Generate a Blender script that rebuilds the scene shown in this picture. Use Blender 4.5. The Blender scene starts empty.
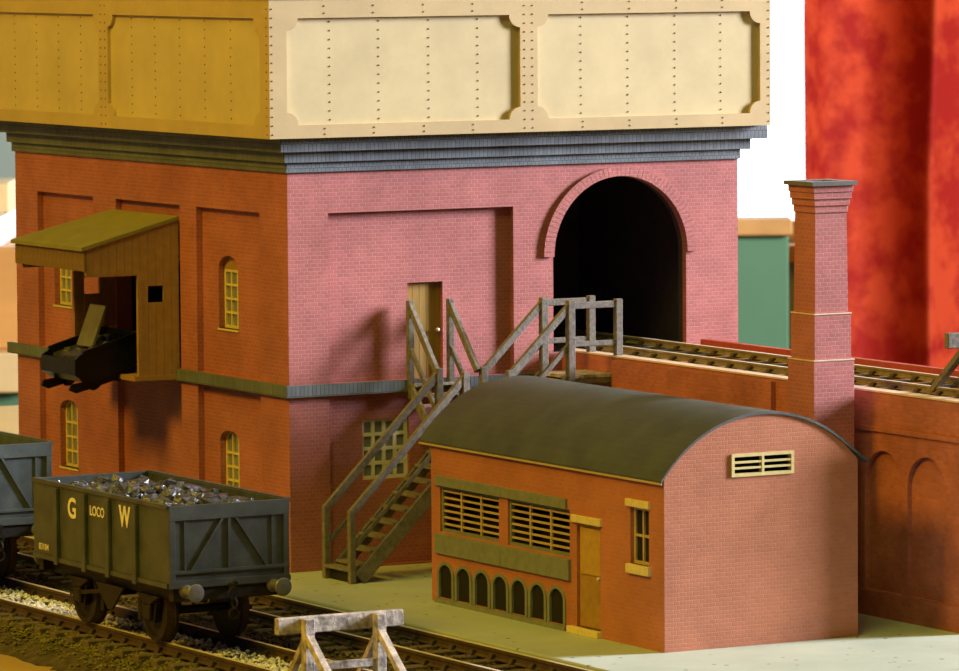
import bpy, bmesh, math, random
from mathutils import Vector, Matrix
from mathutils.geometry import tessellate_polygon
random.seed(7)
PI = math.pi
S = 0.001                      # all lengths below are millimetres of the model
scn = bpy.context.scene
COL = scn.collection

# ---------------------------------------------------------------- camera
CAM_R = Vector((0.8726, -0.4884, 0.0))
CAM_F = 5200.0
yaw, pitch, roll = 0.510186, 0.0778179, -0.0068306
fw = Vector((math.sin(yaw)*math.cos(pitch), math.cos(yaw)*math.cos(pitch), -math.sin(pitch)))
rt = Vector((math.cos(yaw), -math.sin(yaw), 0))
up = rt.cross(fw)
r_ = rt*math.cos(roll) + up*math.sin(roll)
u_ = up*math.cos(roll) - rt*math.sin(roll)
CAM = Vector((-559.741, -1092.710, 151.9375))
cd = bpy.data.cameras.new('camera')
cam = bpy.data.objects.new('camera', cd)
COL.objects.link(cam)
M = Matrix.Identity(4)
for i in range(3):
    M[i][0], M[i][1], M[i][2], M[i][3] = r_[i], u_[i], -fw[i], CAM[i]*S
cam.matrix_world = M
cd.sensor_width = 36.0
cd.lens = CAM_F/959*36
cd.clip_start = 0.01
cd.dof.use_dof = True
cd.dof.focus_distance = 1.19
cd.dof.aperture_fstop = 150
scn.camera = cam

# the room is square to the view: s to the right, d away from the camera, z above the layout
RH = Vector((math.cos(yaw), -math.sin(yaw), 0)); FH = Vector((math.sin(yaw), math.cos(yaw), 0))
def room(p):
    return Vector((CAM.x, CAM.y, 0)) + RH*p[0] + FH*p[1] + Vector((0, 0, p[2]))

# ---------------------------------------------------------------- sky, window light, lamps, exposure
vs = scn.view_settings
scn.display_settings.display_device = 'sRGB'
vs.view_transform = 'Standard'; vs.look = 'None'; vs.gamma = 1.0; vs.use_curve_mapping = False
vs.exposure = 0.0
w = bpy.data.worlds.new('overcast_sky'); scn.world = w; w.use_nodes = True
bg = w.node_tree.nodes['Background']
bg.inputs['Color'].default_value = (0.93, 0.97, 1.0, 1); bg.inputs['Strength'].default_value = 3.2

def area(name, pos, target, sx, sy, power, col, portal=False):
    l = bpy.data.lights.new(name, 'AREA'); l.shape = 'RECTANGLE'
    l.size = sx*S; l.size_y = sy*S; l.energy = power; l.color = col
    o = bpy.data.objects.new(name, l); COL.objects.link(o)
    o.location = pos*S
    o.rotation_euler = (target-pos).to_track_quat('-Z', 'Y').to_euler()
    if portal: l.cycles.is_portal = True
    return o
# daylight through the side window, right of the frame
area('side_window_daylight', room((1890, 1600, 610)), room((0, 1600, 610)), 360, 700, 150.0, (0.96, 0.95, 1.06))
# sky portal in the back window
area('back_window_portal', room((200, 3480, 480)), room((200, 0, 480)), 1000, 1040, 1.0, (1, 1, 1), True)
# warm lamps of the room, on the left
area('warm_wall_lamp', room((-950, 640, 900)), room((0, 1250, 40)), 300, 300, 12.0, (1.0, 0.57, 0.02))
area('warm_ceiling_lamp', room((-250, 250, 1350)), room((0, 1250, 40)), 500, 500, 7.0, (0.95, 0.88, 0.13))

# ---------------------------------------------------------------- materials
def srgb(r, g, b):
    def f(c):
        c /= 255
        return c/12.92 if c <= 0.04045 else ((c+0.055)/1.055)**2.4
    return (f(r), f(g), f(b), 1)
class N:
    def __init__(s, name):
        s.m = bpy.data.materials.new(name); s.m.use_nodes = True
        s.t = s.m.node_tree; s.b = s.t.nodes['Principled BSDF']
    def n(s, typ, **kw):
        nd = s.t.nodes.new(typ)
        for k, v in kw.items(): setattr(nd, k, v)
        return nd
    def l(s, a, b): s.t.links.new(a, b)
    def coords(s, kind='Object', scale=1000.0):
        tc = s.n('ShaderNodeTexCoord'); mp = s.n('ShaderNodeMapping')
        mp.inputs['Scale'].default_value = (scale,)*3 if not isinstance(scale, tuple) else scale
        s.l(tc.outputs[kind], mp.inputs['Vector']); return mp.outputs['Vector']
    def noise(s, vec, scale, detail=4, rough=0.6):
        nz = s.n('ShaderNodeTexNoise'); nz.inputs['Scale'].default_value = scale
        nz.inputs['Detail'].default_value = detail; nz.inputs['Roughness'].default_value = rough
        s.l(vec, nz.inputs['Vector']); return nz.outputs['Fac']
    def ramp(s, fac, a, b, p0=0.3, p1=0.7):
        cr = s.n('ShaderNodeValToRGB'); e = cr.color_ramp.elements
        e[0].position, e[1].position = p0, p1; e[0].color, e[1].color = a, b
        s.l(fac, cr.inputs['Fac']); return cr.outputs['Color']
    def mix(s, fac, a, b, mode='MIX'):
        mx = s.n('ShaderNodeMix', data_type='RGBA', blend_type=mode)
        for sock, v in ((mx.inputs[0], fac), (mx.inputs[6], a), (mx.inputs[7], b)):
            if hasattr(v, 'links') or isinstance(v, bpy.types.NodeSocket): s.l(v, sock)
            else: sock.default_value = v
        return mx.outputs[2]
    def bump(s, h, strength, dist):
        bp = s.n('ShaderNodeBump'); bp.inputs['Strength'].default_value = strength
        bp.inputs['Distance'].default_value = dist*S
        s.l(h, bp.inputs['Height']); s.l(bp.outputs['Normal'], s.b.inputs['Normal'])
    def base(s, c):
        if isinstance(c, bpy.types.NodeSocket): s.l(c, s.b.inputs['Base Color'])
        else: s.b.inputs['Base Color'].default_value = c
def mul(c, k): return (c[0]*k, c[1]*k, c[2]*k, 1)

def plain(name, col, rough=0.7, var=0.25, sc=0.35, bump=0.0, bsc=2.0, metal=0.0, spec=0.3, stretch=None):
    m = N(name); v = m.coords(scale=1000.0 if not stretch else tuple(1000.0*k for k in stretch))
    m.base(m.ramp(m.noise(v, sc), mul(col, 1-var), mul(col, 1+var)))
    m.b.inputs['Roughness'].default_value = rough; m.b.inputs['Metallic'].default_value = metal
    m.b.inputs['Specular IOR Level'].default_value = spec
    if bump: m.bump(m.noise(v, bsc), bump, 0.4)
    return m.m

def brick(name, col, mortar, bw=1.75, rh=0.93, blot=0.22, gloss=0.55, con=1.0):
    m = N(name); v = m.coords('UV', 1.0)
    b = m.n('ShaderNodeTexBrick'); m.l(v, b.inputs['Vector'])
    b.inputs['Scale'].default_value = 1.0; b.inputs['Brick Width'].default_value = bw
    b.inputs['Row Height'].default_value = rh; b.inputs['Mortar Size'].default_value = 0.11
    b.inputs['Mortar Smooth'].default_value = 0.35
    b.inputs['Color1'].default_value = mul(col, 1-.12*con); b.inputs['Color2'].default_value = mul(col, 1+.10*con)
    b.inputs['Mortar'].default_value = mortar
    ov = m.coords('Object', 1000.0)
    n1 = m.noise(ov, 0.06, 5, 0.65)
    c = m.mix(1.0, b.outputs['Color'], m.ramp(n1, (1-blot, 1-blot*1.1, 1-blot*1.1, 1), (1+blot*.6, 1+blot*.6, 1+blot*.6, 1)), 'MULTIPLY')
    m.base(c); m.b.inputs['Roughness'].default_value = gloss; m.b.inputs['Specular IOR Level'].default_value = 0.25
    inv = m.n('ShaderNodeMath', operation='SUBTRACT'); inv.inputs[0].default_value = 1.0
    m.l(b.outputs['Fac'], inv.inputs[1]); m.bump(inv.outputs[0], 0.55, 0.16)
    return m.m

MAT = {}
MAT['brick'] = brick('red_brick_sheet', (0.44, 0.137, 0.122, 1), (0.43, 0.205, 0.195, 1), con=.75)
MAT['brick_hut'] = brick('hut_brick_sheet', (0.455, 0.165, 0.085, 1), (0.45, 0.18, 0.095, 1), 1.6, 0.9, 0.18, .55, .5)
MAT['brick_via'] = brick('viaduct_brick_paper', (0.43, 0.142, 0.108, 1), (0.40, 0.14, 0.108, 1), 1.75, 0.9, 0.3)
MAT['brick_dark'] = brick('painted_shade_brick', (0.02, 0.015, 0.016, 1), (0.015, 0.012, 0.012, 1))  # near-black colour for the shade on interior brick
MAT['blue_brick'] = brick('blue_engineering_brick', (0.15, 0.182, 0.197, 1), (0.08, 0.09, 0.095, 1), 1.1, 6.0, 0.3)
MAT['tank'] = plain('cream_tank_paint', (0.52, 0.40, 0.205, 1), 0.6, 0.09, 0.09, 0.05, 1.2)
MAT['tank_panel'] = plain('cream_tank_panel_paint', (0.57, 0.475, 0.26, 1), 0.55, 0.10, 0.07, 0.04, 0.8)
MAT['rivet'] = plain('rivet_brown', (0.16, 0.10, 0.045, 1), 0.6)
MAT['cream'] = plain('cream_woodwork', (0.66, 0.55, 0.24, 1), 0.5, 0.12, 0.8)
MAT['door'] = plain('ochre_door_paint', (0.33, 0.20, 0.04, 1), 0.5, 0.18, 0.5, 0.1, stretch=(3, 3, 0.3))
MAT['stairwood'] = plain('weathered_grey_wood', (0.165, 0.148, 0.122, 1), 0.75, 0.35, 0.9, 0.4, 2.0)
MAT['palewood'] = plain('bleached_wood', (0.40, 0.35, 0.30, 1), 0.75, 0.65, 0.45, 0.5, 1.5)
MAT['hoodwood'] = plain('brown_boarding', (0.36, 0.21, 0.09, 1), 0.7, 0.12, 0.5)
MAT['hoodroof'] = plain('olive_felt_roof', (0.24, 0.22, 0.07, 1), 0.8, 0.12, 0.15, 0.2, 2.5)
MAT['felt'] = plain('dark_roofing_felt', (0.050, 0.062, 0.053, 1), 0.52, 0.28, 0.12, 0.3, 3.0, spec=0.5)
MAT['greytrim'] = plain('grey_painted_timber', (0.185, 0.20, 0.165, 1), 0.65, 0.15, 0.4)
MAT['fascia'] = plain('dark_brown_valance', (0.20, 0.125, 0.05, 1), 0.7, 0.12, 0.5)
MAT['door_hut'] = plain('bright_ochre_door_paint', (0.46, 0.28, 0.05, 1), 0.5, 0.15, 0.5)
MAT['door_low'] = plain('darker_ochre_door_panel', (0.34, 0.19, 0.04, 1), 0.5, 0.18, 0.5)  # lower panel is a darker, browner ochre than the upper
MAT['wagon_blue'] = plain('blue_grey_wagon_paint', (0.085, 0.11, 0.115, 1), 0.4, 0.3, 0.22, 0.1, 1.5, spec=0.5)
MAT['slat'] = plain('pale_slat_paint', (0.46, 0.34, 0.17, 1), 0.6, 0.1, 0.5)
MAT['arch_dark'] = plain('painted_shade_card', (0.055, 0.040, 0.044, 1), 0.9, 0.15)  # dark purple-brown puts the shade within the arch into the colour
MAT['dark'] = plain('dark_interior', (0.012, 0.010, 0.011, 1), 0.9, 0.2)  # near-black colour stands for shade inside buildings and openings
MAT['wagon'] = plain('dark_grey_wagon_paint', (0.058, 0.067, 0.059, 1), 0.42, 0.3, 0.22, 0.1, 1.5, spec=0.5)
MAT['underframe'] = plain('rusty_black_underframe', (0.020, 0.016, 0.013, 1), 0.6, 0.4, 0.5)
MAT['steel'] = plain('worn_steel_painted_shine', (0.72, 0.68, 0.60, 1), 0.4, 0.1, 0.5, metal=0.2)  # pale, barely metallic colour replaces the light reflected off rail heads
MAT['buffer'] = plain('grey_buffer_steel', (0.17, 0.17, 0.16, 1), 0.45, 0.2, 0.5, metal=0.3)
MAT['coal'] = plain('glossy_coal', (0.055, 0.058, 0.064, 1), 0.20, 0.4, 1.2, 0.5, 2.0, spec=0.9)
MAT['railside'] = plain('rusty_rail', (0.075, 0.05, 0.032, 1), 0.6, 0.3, 0.4)
MAT['rail_olive'] = plain('olive_painted_rail', (0.22, 0.18, 0.085, 1), 0.5, 0.3, 0.4)
MAT['sleeper'] = plain('tarred_sleeper', (0.13, 0.10, 0.065, 1), 0.8, 0.35, 0.6, 0.4, 2.0)
MAT['sleeper_via'] = plain('dark_viaduct_sleeper', (0.05, 0.048, 0.035, 1), 0.8, 0.35, 0.6)
MAT['ballast'] = plain('ballast_painted_daylight', (0.68, 0.71, 0.76, 1), 0.8, 0.45, 0.25)  # bluish white stands in for daylight patches between the rails
MAT['earth'] = plain('brown_earth', (0.085, 0.066, 0.035, 1), 0.95, 0.5, 0.3, 0.8, 1.5)
MAT['grass'] = plain('dry_olive_scatter', (0.14, 0.13, 0.035, 1), 0.9, 0.5, 0.3)
MAT['white'] = plain('cream_lettering', (0.78, 0.74, 0.58, 1), 0.6, 0.06)
MAT['coping'] = plain('coping_painted_backlight', (0.62, 0.48, 0.36, 1), 0.6, 0.15)  # pale colour paints in the backlight on coping and ledge tops
MAT['viadeck'] = plain('orange_card_deck', (0.52, 0.23, 0.12, 1), 0.9, 0.2, spec=0.05)
MAT['redstrip'] = plain('red_card_parapet', (0.36, 0.06, 0.035, 1), 0.6, 0.15)
MAT['cap'] = plain('lead_cap', (0.13, 0.125, 0.12, 1), 0.45, 0.2)
MAT['tubsteel'] = plain('black_tub_steel', (0.006, 0.006, 0.006, 1), 0.3, 0.4, 0.5, 0.3, 1.5, spec=0.25)
MAT['plate'] = plain('dull_grey_plate', (0.16, 0.155, 0.10, 1), 0.5, 0.2)
MAT['sillwood'] = plain('varnished_sill', (0.42, 0.23, 0.075, 1), 0.5, 0.2, 0.02)
MAT['greyplaster'] = plain('grey_green_distemper', (0.30, 0.38, 0.32, 1), 0.8, 0.06, 0.01)
MAT['greenwall'] = plain('green_paint', (0.075, 0.175, 0.095, 1), 0.7, 0.06, 0.02)
MAT['plaster'] = plain('dark_brown_less_bounce', (0.12, 0.09, 0.055, 1), 0.9, 0.05, 0.004)  # unseen walls and ceiling, coloured dark to hold down bounced light
MAT['whitepaint'] = plain('white_gloss_paint', (0.82, 0.82, 0.80, 1), 0.3, 0.03)
MAT['board'] = plain('yellow_pine_board', (0.50, 0.33, 0.07, 1), 0.5, 0.12, 0.05, stretch=(1, .08, 1))
MAT['orangewood'] = plain('orange_varnished_wood', (0.55, 0.28, 0.08, 1), 0.45, 0.15, 0.01, stretch=(.3, .3, 3))
MAT['paleboard'] = plain('pale_shelf_board', (0.66, 0.50, 0.24, 1), 0.5, 0.1, 0.02)
MAT['floorwood'] = plain('brown_floor', (0.25, 0.16, 0.09, 1), 0.6, 0.2, 0.01)

# concrete-grey card yard with dark specks
m = N('yard_card'); v = m.coords()
c = m.ramp(m.noise(v, 0.05, 5), (0.35, 0.42, 0.38, 1), (0.44, 0.52, 0.47, 1))
vo = m.n('ShaderNodeTexVoronoi'); vo.inputs['Scale'].default_value = 0.20; m.l(v, vo.inputs['Vector'])
sp = m.ramp(vo.outputs['Distance'], (0.18, 0.15, 0.1, 1), (1, 1, 1, 1), 0.06, 0.13)
m.base(m.mix(1.0, c, sp, 'MULTIPLY')); m.b.inputs['Roughness'].default_value = 0.6
m.bump(m.noise(v, 1.5), 0.2, 0.2); MAT['yard'] = m.m
# window glass, bluish base colour stands in for its reflections
m = N('window_glass'); m.base((0.20, 0.22, 0.25, 1)); m.b.inputs['Roughness'].default_value = 0.08
m.b.inputs['Specular IOR Level'].default_value = 0.9
v = m.coords(); m.bump(m.noise(v, 0.5), 0.25, 0.5); MAT['glass'] = m.m
m = N('clear_pane')
for n_ in list(m.t.nodes):
    if n_.type == 'BSDF_PRINCIPLED': m.t.nodes.remove(n_)
tr = m.n('ShaderNodeBsdfTransparent'); gl = m.n('ShaderNodeBsdfGlossy'); gl.inputs['Roughness'].default_value = 0.02
mx = m.n('ShaderNodeMixShader'); mx.inputs[0].default_value = 0.05
m.l(tr.outputs[0], mx.inputs[1]); m.l(gl.outputs[0], mx.inputs[2])
m.l(mx.outputs[0], m.t.nodes['Material Output'].inputs['Surface']); MAT['pane'] = m.m
# damask curtain, lets daylight through
m = N('red_damask'); v = m.coords('Object', (1000, 1000, 1000))
f1 = m.noise(v, 0.035, 4, 0.6)
c = m.ramp(f1, (0.38, 0.016, 0.008, 1), (0.60, 0.068, 0.018, 1), 0.40, 0.60)
m.base(c); m.b.inputs['Roughness'].default_value = 0.75; m.b.inputs['Specular IOR Level'].default_value = 0.2
tl = m.n('ShaderNodeBsdfTranslucent'); m.l(c, tl.inputs['Color'])
mx = m.n('ShaderNodeMixShader'); mx.inputs[0].default_value = 0.25
m.l(m.b.outputs[0], mx.inputs[1]); m.l(tl.outputs[0], mx.inputs[2])
m.l(mx.outputs[0], m.t.nodes['Material Output'].inputs['Surface']); MAT['curtain'] = m.m

# ---------------------------------------------------------------- mesh helpers
class MB:
    def __init__(s): s.v = []; s.f = []
    def add(s, vs_, fs):
        k = len(s.v); s.v += [tuple(p) for p in vs_]; s.f += [tuple(i+k for i in q) for q in fs]; return s
    def box(s, x0, x1, y0, y1, z0, z1):
        vs_ = [(x, y, z) for z in (z0, z1) for y in (y0, y1) for x in (x0, x1)]
        return s.add(vs_, [(0, 1, 3, 2), (4, 6, 7, 5), (0, 4, 5, 1), (2, 3, 7, 6), (0, 2, 6, 4), (1, 5, 7, 3)])
    def bar(s, p, q, a, b, upv=(0, 0, 1)):
        p, q = Vector(p), Vector(q); d = (q-p).normalized(); upv = Vector(upv)
        if abs(d.dot(upv)) > 0.98: upv = Vector((1, 0, 0))
        sd = d.cross(upv).normalized(); u2 = sd.cross(d)
        vs_ = [e + sd*(i*a/2) + u2*(j*b/2) for e in (p, q) for i, j in ((-1, -1), (1, -1), (1, 1), (-1, 1))]
        return s.add(vs_, [(3, 2, 1, 0), (4, 5, 6, 7), (0, 1, 5, 4), (1, 2, 6, 5), (2, 3, 7, 6), (3, 0, 4, 7)])
    def cyl(s, p, q, r0, r1=None, n=16):
        p, q = Vector(p), Vector(q); d = (q-p).normalized(); r1 = r0 if r1 is None else r1
        a = d.orthogonal().normalized(); b = d.cross(a)
        vs_ = [e + (a*math.cos(2*PI*i/n)+b*math.sin(2*PI*i/n))*r for e, r in ((p, r0), (q, r1)) for i in range(n)]
        return s.add(vs_, [tuple(range(n-1, -1, -1)), tuple(range(n, 2*n))] + [(i, (i+1) % n, n+(i+1) % n, n+i) for i in range(n)])
    def lathe(s, p, d, prof, n=20, caps=True):          # prof: (distance along d, radius)
        p, d = Vector(p), Vector(d).normalized(); a = d.orthogonal().normalized(); b = d.cross(a); k = len(prof)
        vs_ = [p + d*t + (a*math.cos(2*PI*i/n)+b*math.sin(2*PI*i/n))*max(r, 1e-3) for t, r in prof for i in range(n)]
        fs = [(j*n+i, j*n+(i+1) % n, (j+1)*n+(i+1) % n, (j+1)*n+i) for j in range(k-1) for i in range(n)]
        return s.add(vs_, fs + ([tuple(range(n-1, -1, -1)), tuple(range((k-1)*n, k*n))] if caps else [((k-1)*n+i, (k-1)*n+(i+1) % n, (i+1) % n, i) for i in range(n)]))
    def plate(s, ax, d0, d1, outer, holes=()):   # 2D outline (and holes) across axis ax, from d0 to d1
        loops = [outer] + list(holes); flat = [p for lp in loops for p in lp]
        tris = tessellate_polygon([[Vector((p[0], p[1], 0)) for p in lp] for lp in loops])
        def P(p, d): return (d, p[0], p[1]) if ax == 0 else (p[0], d, p[1]) if ax == 1 else (p[0], p[1], d)
        n = len(flat); vs_ = [P(p, d0) for p in flat] + [P(p, d1) for p in flat]
        fs = [tuple(t) for t in tris] + [tuple(i+n for i in reversed(t)) for t in tris]
        o = 0
        for lp in loops:
            k = len(lp); fs += [(o+i, o+(i+1) % k, n+o+(i+1) % k, n+o+i) for i in range(k)]; o += k
        return s.add(vs_, fs)
    def lump(s, c, r, sq=(1, 1, 1), rnd=random, jit=0.3):
        t = (1+5**.5)/2
        ico = [(-1, t, 0), (1, t, 0), (-1, -t, 0), (1, -t, 0), (0, -1, t), (0, 1, t), (0, -1, -t), (0, 1, -t), (t, 0, -1), (t, 0, 1), (-t, 0, -1), (-t, 0, 1)]
        fs = [(0, 11, 5), (0, 5, 1), (0, 1, 7), (0, 7, 10), (0, 10, 11), (1, 5, 9), (5, 11, 4), (11, 10, 2), (10, 7, 6), (7, 1, 8),
              (3, 9, 4), (3, 4, 2), (3, 2, 6), (3, 6, 8), (3, 8, 9), (4, 9, 5), (2, 4, 11), (6, 2, 10), (8, 6, 7), (9, 8, 1)]
        rot = Matrix.Rotation(rnd.uniform(0, 6.28), 3, 'X') @ Matrix.Rotation(rnd.uniform(0, 6.28), 3, 'Z')
        vs_ = []
        for p in ico:
            q = rot @ Vector(p).normalized() * r * (1+rnd.uniform(-jit, jit))
            vs_.append((c[0]+q.x*sq[0], c[1]+q.y*sq[1], c[2]+q.z*sq[2]))
        return s.add(vs_, fs)
    def octa(s, c, r, rnd=random):
        k = [r*rnd.uniform(.6, 1.3) for _ in range(6)]; a = rnd.uniform(0, 1.57); ca, sa = math.cos(a), math.sin(a)
        vs_ = [(c[0]+ca*k[0], c[1]+sa*k[0], c[2]), (c[0]-sa*k[1], c[1]+ca*k[1], c[2]), (c[0]-ca*k[2], c[1]-sa*k[2], c[2]), (c[0]+sa*k[3], c[1]-ca*k[3], c[2]), (c[0], c[1], c[2]+k[4]*.8), (c[0], c[1], c[2]-k[5]*.8)]
        return s.add(vs_, [(0, 1, 4), (1, 2, 4), (2, 3, 4), (3, 0, 4), (1, 0, 5), (2, 1, 5), (3, 2, 5), (0, 3, 5)])
    def build(s, name, mat, parent=None, smooth=False, bevel=0, xf=None, recalc=True, loc=None, kind=None):
        off = Vector((0, 0, 0)); p = parent
        while p is not None: off += Vector(p['_at']) if '_at' in p else Vector(); p = p.parent
        if loc is not None: off = off + Vector(loc) if parent is None else off
        vs_ = s.v if xf is None else [xf(q) for q in s.v]
        me = bpy.data.meshes.new(name)
        me.from_pydata([((q[0]-off[0])*S, (q[1]-off[1])*S, (q[2]-off[2])*S) for q in vs_], [], s.f)
        if recalc:
            bm = bmesh.new(); bm.from_mesh(me); bmesh.ops.recalc_face_normals(bm, faces=bm.faces); bm.to_mesh(me); bm.free()
        uv = me.uv_layers.new(name='UVMap'); d = uv.data
        for pl in me.polygons:
            n = pl.normal; a = 0 if abs(n.x) > max(abs(n.y), abs(n.z)) else (1 if abs(n.y) >= abs(n.z) else 2)
            for li in pl.loop_indices:
                q = me.vertices[me.loops[li].vertex_index].co; q = (q.x/S+off[0], q.y/S+off[1], q.z/S+off[2])
                d[li].uv = (q[1], q[2]) if a == 0 else (q[0], q[2]) if a == 1 else (q[1], q[0])
            pl.use_smooth = smooth
        me.materials.append(MAT[mat])
        o = bpy.data.objects.new(name, me); COL.objects.link(o)
        if parent is not None: o.parent = parent
        elif loc is not None: o.location = Vector(loc)*S
        if bevel:
            b = o.modifiers.new('bevel', 'BEVEL'); b.width = bevel*S; b.segments = 1; b.limit_method = 'ANGLE'
        if kind: o['kind'] = kind
        return o
ATS = []
def thing(name, label, cat, at=(0, 0, 0), group=None):
    o = bpy.data.objects.new(name, None); COL.objects.link(o); o.location = Vector(at)*S
    o['_at'] = list(map(float, at)); ATS.append(o)
    o['label'] = label; o['category'] = cat
    if group: o['group'] = group
    o.empty_display_size = 0.01
    return o
def tag(o, label, cat, group=None):
    o['label'] = label; o['category'] = cat
    if group: o['group'] = group
    return o
def shared(o, parent, dloc):            # another copy of a part, sharing its mesh
    c = o.copy(); COL.objects.link(c); c.parent = parent; c.location = Vector(dloc)*S
    return c
def rect(a0, a1, b0, b1): return [(a0, b0), (a1, b0), (a1, b1), (a0, b1)]
def arch(a0, a1, b0, spring, top, n=14):    # upright opening with a rounded (elliptical) top
    cx, rx, rz = (a0+a1)/2, (a1-a0)/2, top-spring
    return [(a0, b0), (a1, b0)] + [(cx+rx*math.cos(PI*i/n), spring+rz*math.sin(PI*i/n)) for i in range(n+1)]
def lbl(o, t): o['label'] = t; return o

# ---------------------------------------------------------------- the room
RS0, RS1, RD0, RD1, RZ0, RZ1 = -2300, 1900, -1500, 3500, -950, 1500
def struct(name, mb, mat):
    o = mb.build(name, mat, xf=room); o['kind'] = 'structure'; return o
WS0, WS1, WZ0, WZ1 = -300, 700, -60, 1000           # back window opening
struct('floor', MB().box(RS0, RS1, RD0, RD1, RZ0-40, RZ0), 'floorwood')
struct('ceiling', MB().box(RS0, RS1, RD0, RD1, RZ1, RZ1+40), 'plaster')
struct('wall_left', MB().box(RS0-60, RS0, RD0, RD1, RZ0, RZ1), 'plaster')
struct('wall_front', MB().box(RS0, RS1, RD0-60, RD0, RZ0, RZ1), 'plaster')
struct('wall_right', MB().plate(0, RS1, RS1+60, rect(RD0, RD1, RZ0, RZ1), [rect(1410, 1790, 250, 970)]), 'plaster')
struct('wall_back', MB().plate(1, RD1, RD1+80, rect(RS0, RS1, RZ0, RZ1), [rect(WS0, WS1, WZ0, WZ1)]), 'greyplaster')
wn = struct('window_1', MB().plate(1, RD1+20, RD1+55, rect(WS0, WS1, WZ0, WZ1), [rect(WS0+35, 190-300, WZ0+14, WZ1-35), rect(-80, 330, WZ0+14, WZ1-35), rect(360, WS1-35, WZ0+14, WZ1-35)]), 'whitepaint')
MB().box(WS0+30, WS1-30, RD1+36, RD1+39, WZ0+10, WZ1-30).build('pane', 'pane', wn, xf=room)
struct('trim_1', MB().box(WS0-40, WS1+40, RD1-26, RD1+20, WZ0-11, WZ0), 'sillwood')

# curtain beside the window
mb = MB(); ns, nz = 150, 14
def cfold(s_):
    return 34*abs(math.sin(PI*(s_-214)/85.0)) + 6*math.sin((s_-221)/6.0)*max(0, math.cos(PI*(s_-214)/85.0))
for j in range(nz+1):
    z = -420 + (1010+420)*j/nz
    for i in range(ns+1):
        s0 = 216 + 330*i/ns
        s_ = s0 + 3.0*math.sin(z/90.0+s0/60) + (0 if z > 100 else -1.5*(100-z)/100)
        mb.v.append((s_, 3385+cfold(s0)+4*math.sin(z/130+s0/40), z))
for j in range(nz):
    for i in range(ns):
        a = j*(ns+1)+i; mb.f.append((a, a+1, a+ns+2, a+ns+1))
cu = mb.build('curtain', 'curtain', smooth=True, xf=room, recalc=False)
sol = cu.modifiers.new('thickness', 'SOLIDIFY'); sol.thickness = 0.0012
tag(cu, 'red damask curtain hanging in folds beside the bright window', 'curtain')
ro = MB().cyl((-360, 3400, 1020), (760, 3400, 1020), 9, n=12).build('curtain_rail', 'whitepaint', xf=room)
tag(ro, 'white rail above the window from which the red curtain hangs', 'rail')

# furniture glimpsed past the left end of the building
t = thing('display_board', 'green display board with varnished wooden top rail standing behind the tower', 'display board', room((-80, 3010, RZ0)))
MB().box(-340, 179, 3000, 3018, -900, -25).build('panel', 'greenwall', t, xf=room, bevel=1)
MB().box(-345, 181, 2994, 3024, -25, -15.5).build('top_rail', 'sillwood', t, xf=room, bevel=1)
for q in (-320, 150): MB().box(q, q+30, 2980, 3040, -950, -900).build('foot', 'sillwood', t, xf=room)
t = thing('sideboard', 'orange wooden sideboard with pale base shelf beyond the tower', 'sideboard', room((-335, 2880, RZ0)))
MB().box(-420, -250, 2850, 2970, -77, -20).build('body', 'orangewood', t, xf=room, bevel=2)
MB().box(-430, -245, 2835, 2975, -99, -77).build('shelf', 'paleboard', t, xf=room, bevel=1)
MB().box(-425, -250, 2845, 2970, -950, -99).build('base', 'greenwall', t, xf=room, bevel=1)
t = MB().box(-410, -262, 2855, 2950, -20, -4).build('paper_stack', 'whitepaint', xf=room, bevel=1)
tag(t, 'stack of white paper lying on the orange sideboard', 'paper')
t = MB().box(-410, -262, 2900, 2960, -4, 13).build('cardboard_box', 'paleboard', xf=room, bevel=1)
tag(t, 'flat buff cardboard box lying on the white paper stack', 'box')

# ---------------------------------------------------------------- baseboard, yard, earth
t = thing('baseboard', 'yellow pine baseboard under the whole model railway', 'baseboard', (0, 0, -30))
MB().box(-330, 190, -300, 520, -24, -8).build('board_top', 'board', t)
for x in (-300, 160):
    for y in (-270, 490):
        MB().box(x-20, x+20, y-20, y+20, -945, -24).build('leg', 'board', t)
y0 = MB().plate(2, -8, 0, [(-19.2, -244), (150, -244), (150, 320), (-19.2, 320)]).build('yard', 'yard', bevel=0.3)
tag(y0, 'grey card yard surface between the hut and the rails', 'yard')
# uneven earth under the tracks
mb = MB(); nx, ny = 26, 150
rr = random.Random(3)
for j in range(ny+1):
    for i in range(nx+1):
        x = -92 + 73*i/nx; y = -250 + 560*j/ny
        z = -3.9 + rr.uniform(-.45, .35)
        if x < -80: z = -3.9 - (-80-x)*0.30 + rr.uniform(-.4, .4)
        if i == 0: x += rr.uniform(-1.8, 1.2); z = -8.05
        mb.v.append((x, y, z))
for j in range(ny):
    for i in range(nx):
        a = j*(nx+1)+i; mb.f.append((a, a+1, a+nx+2, a+nx+1))
e = mb.build('earth', 'earth', smooth=True); e['kind'] = 'stuff'
e['label'] = 'brown earth bed under the two front railway tracks'
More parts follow.
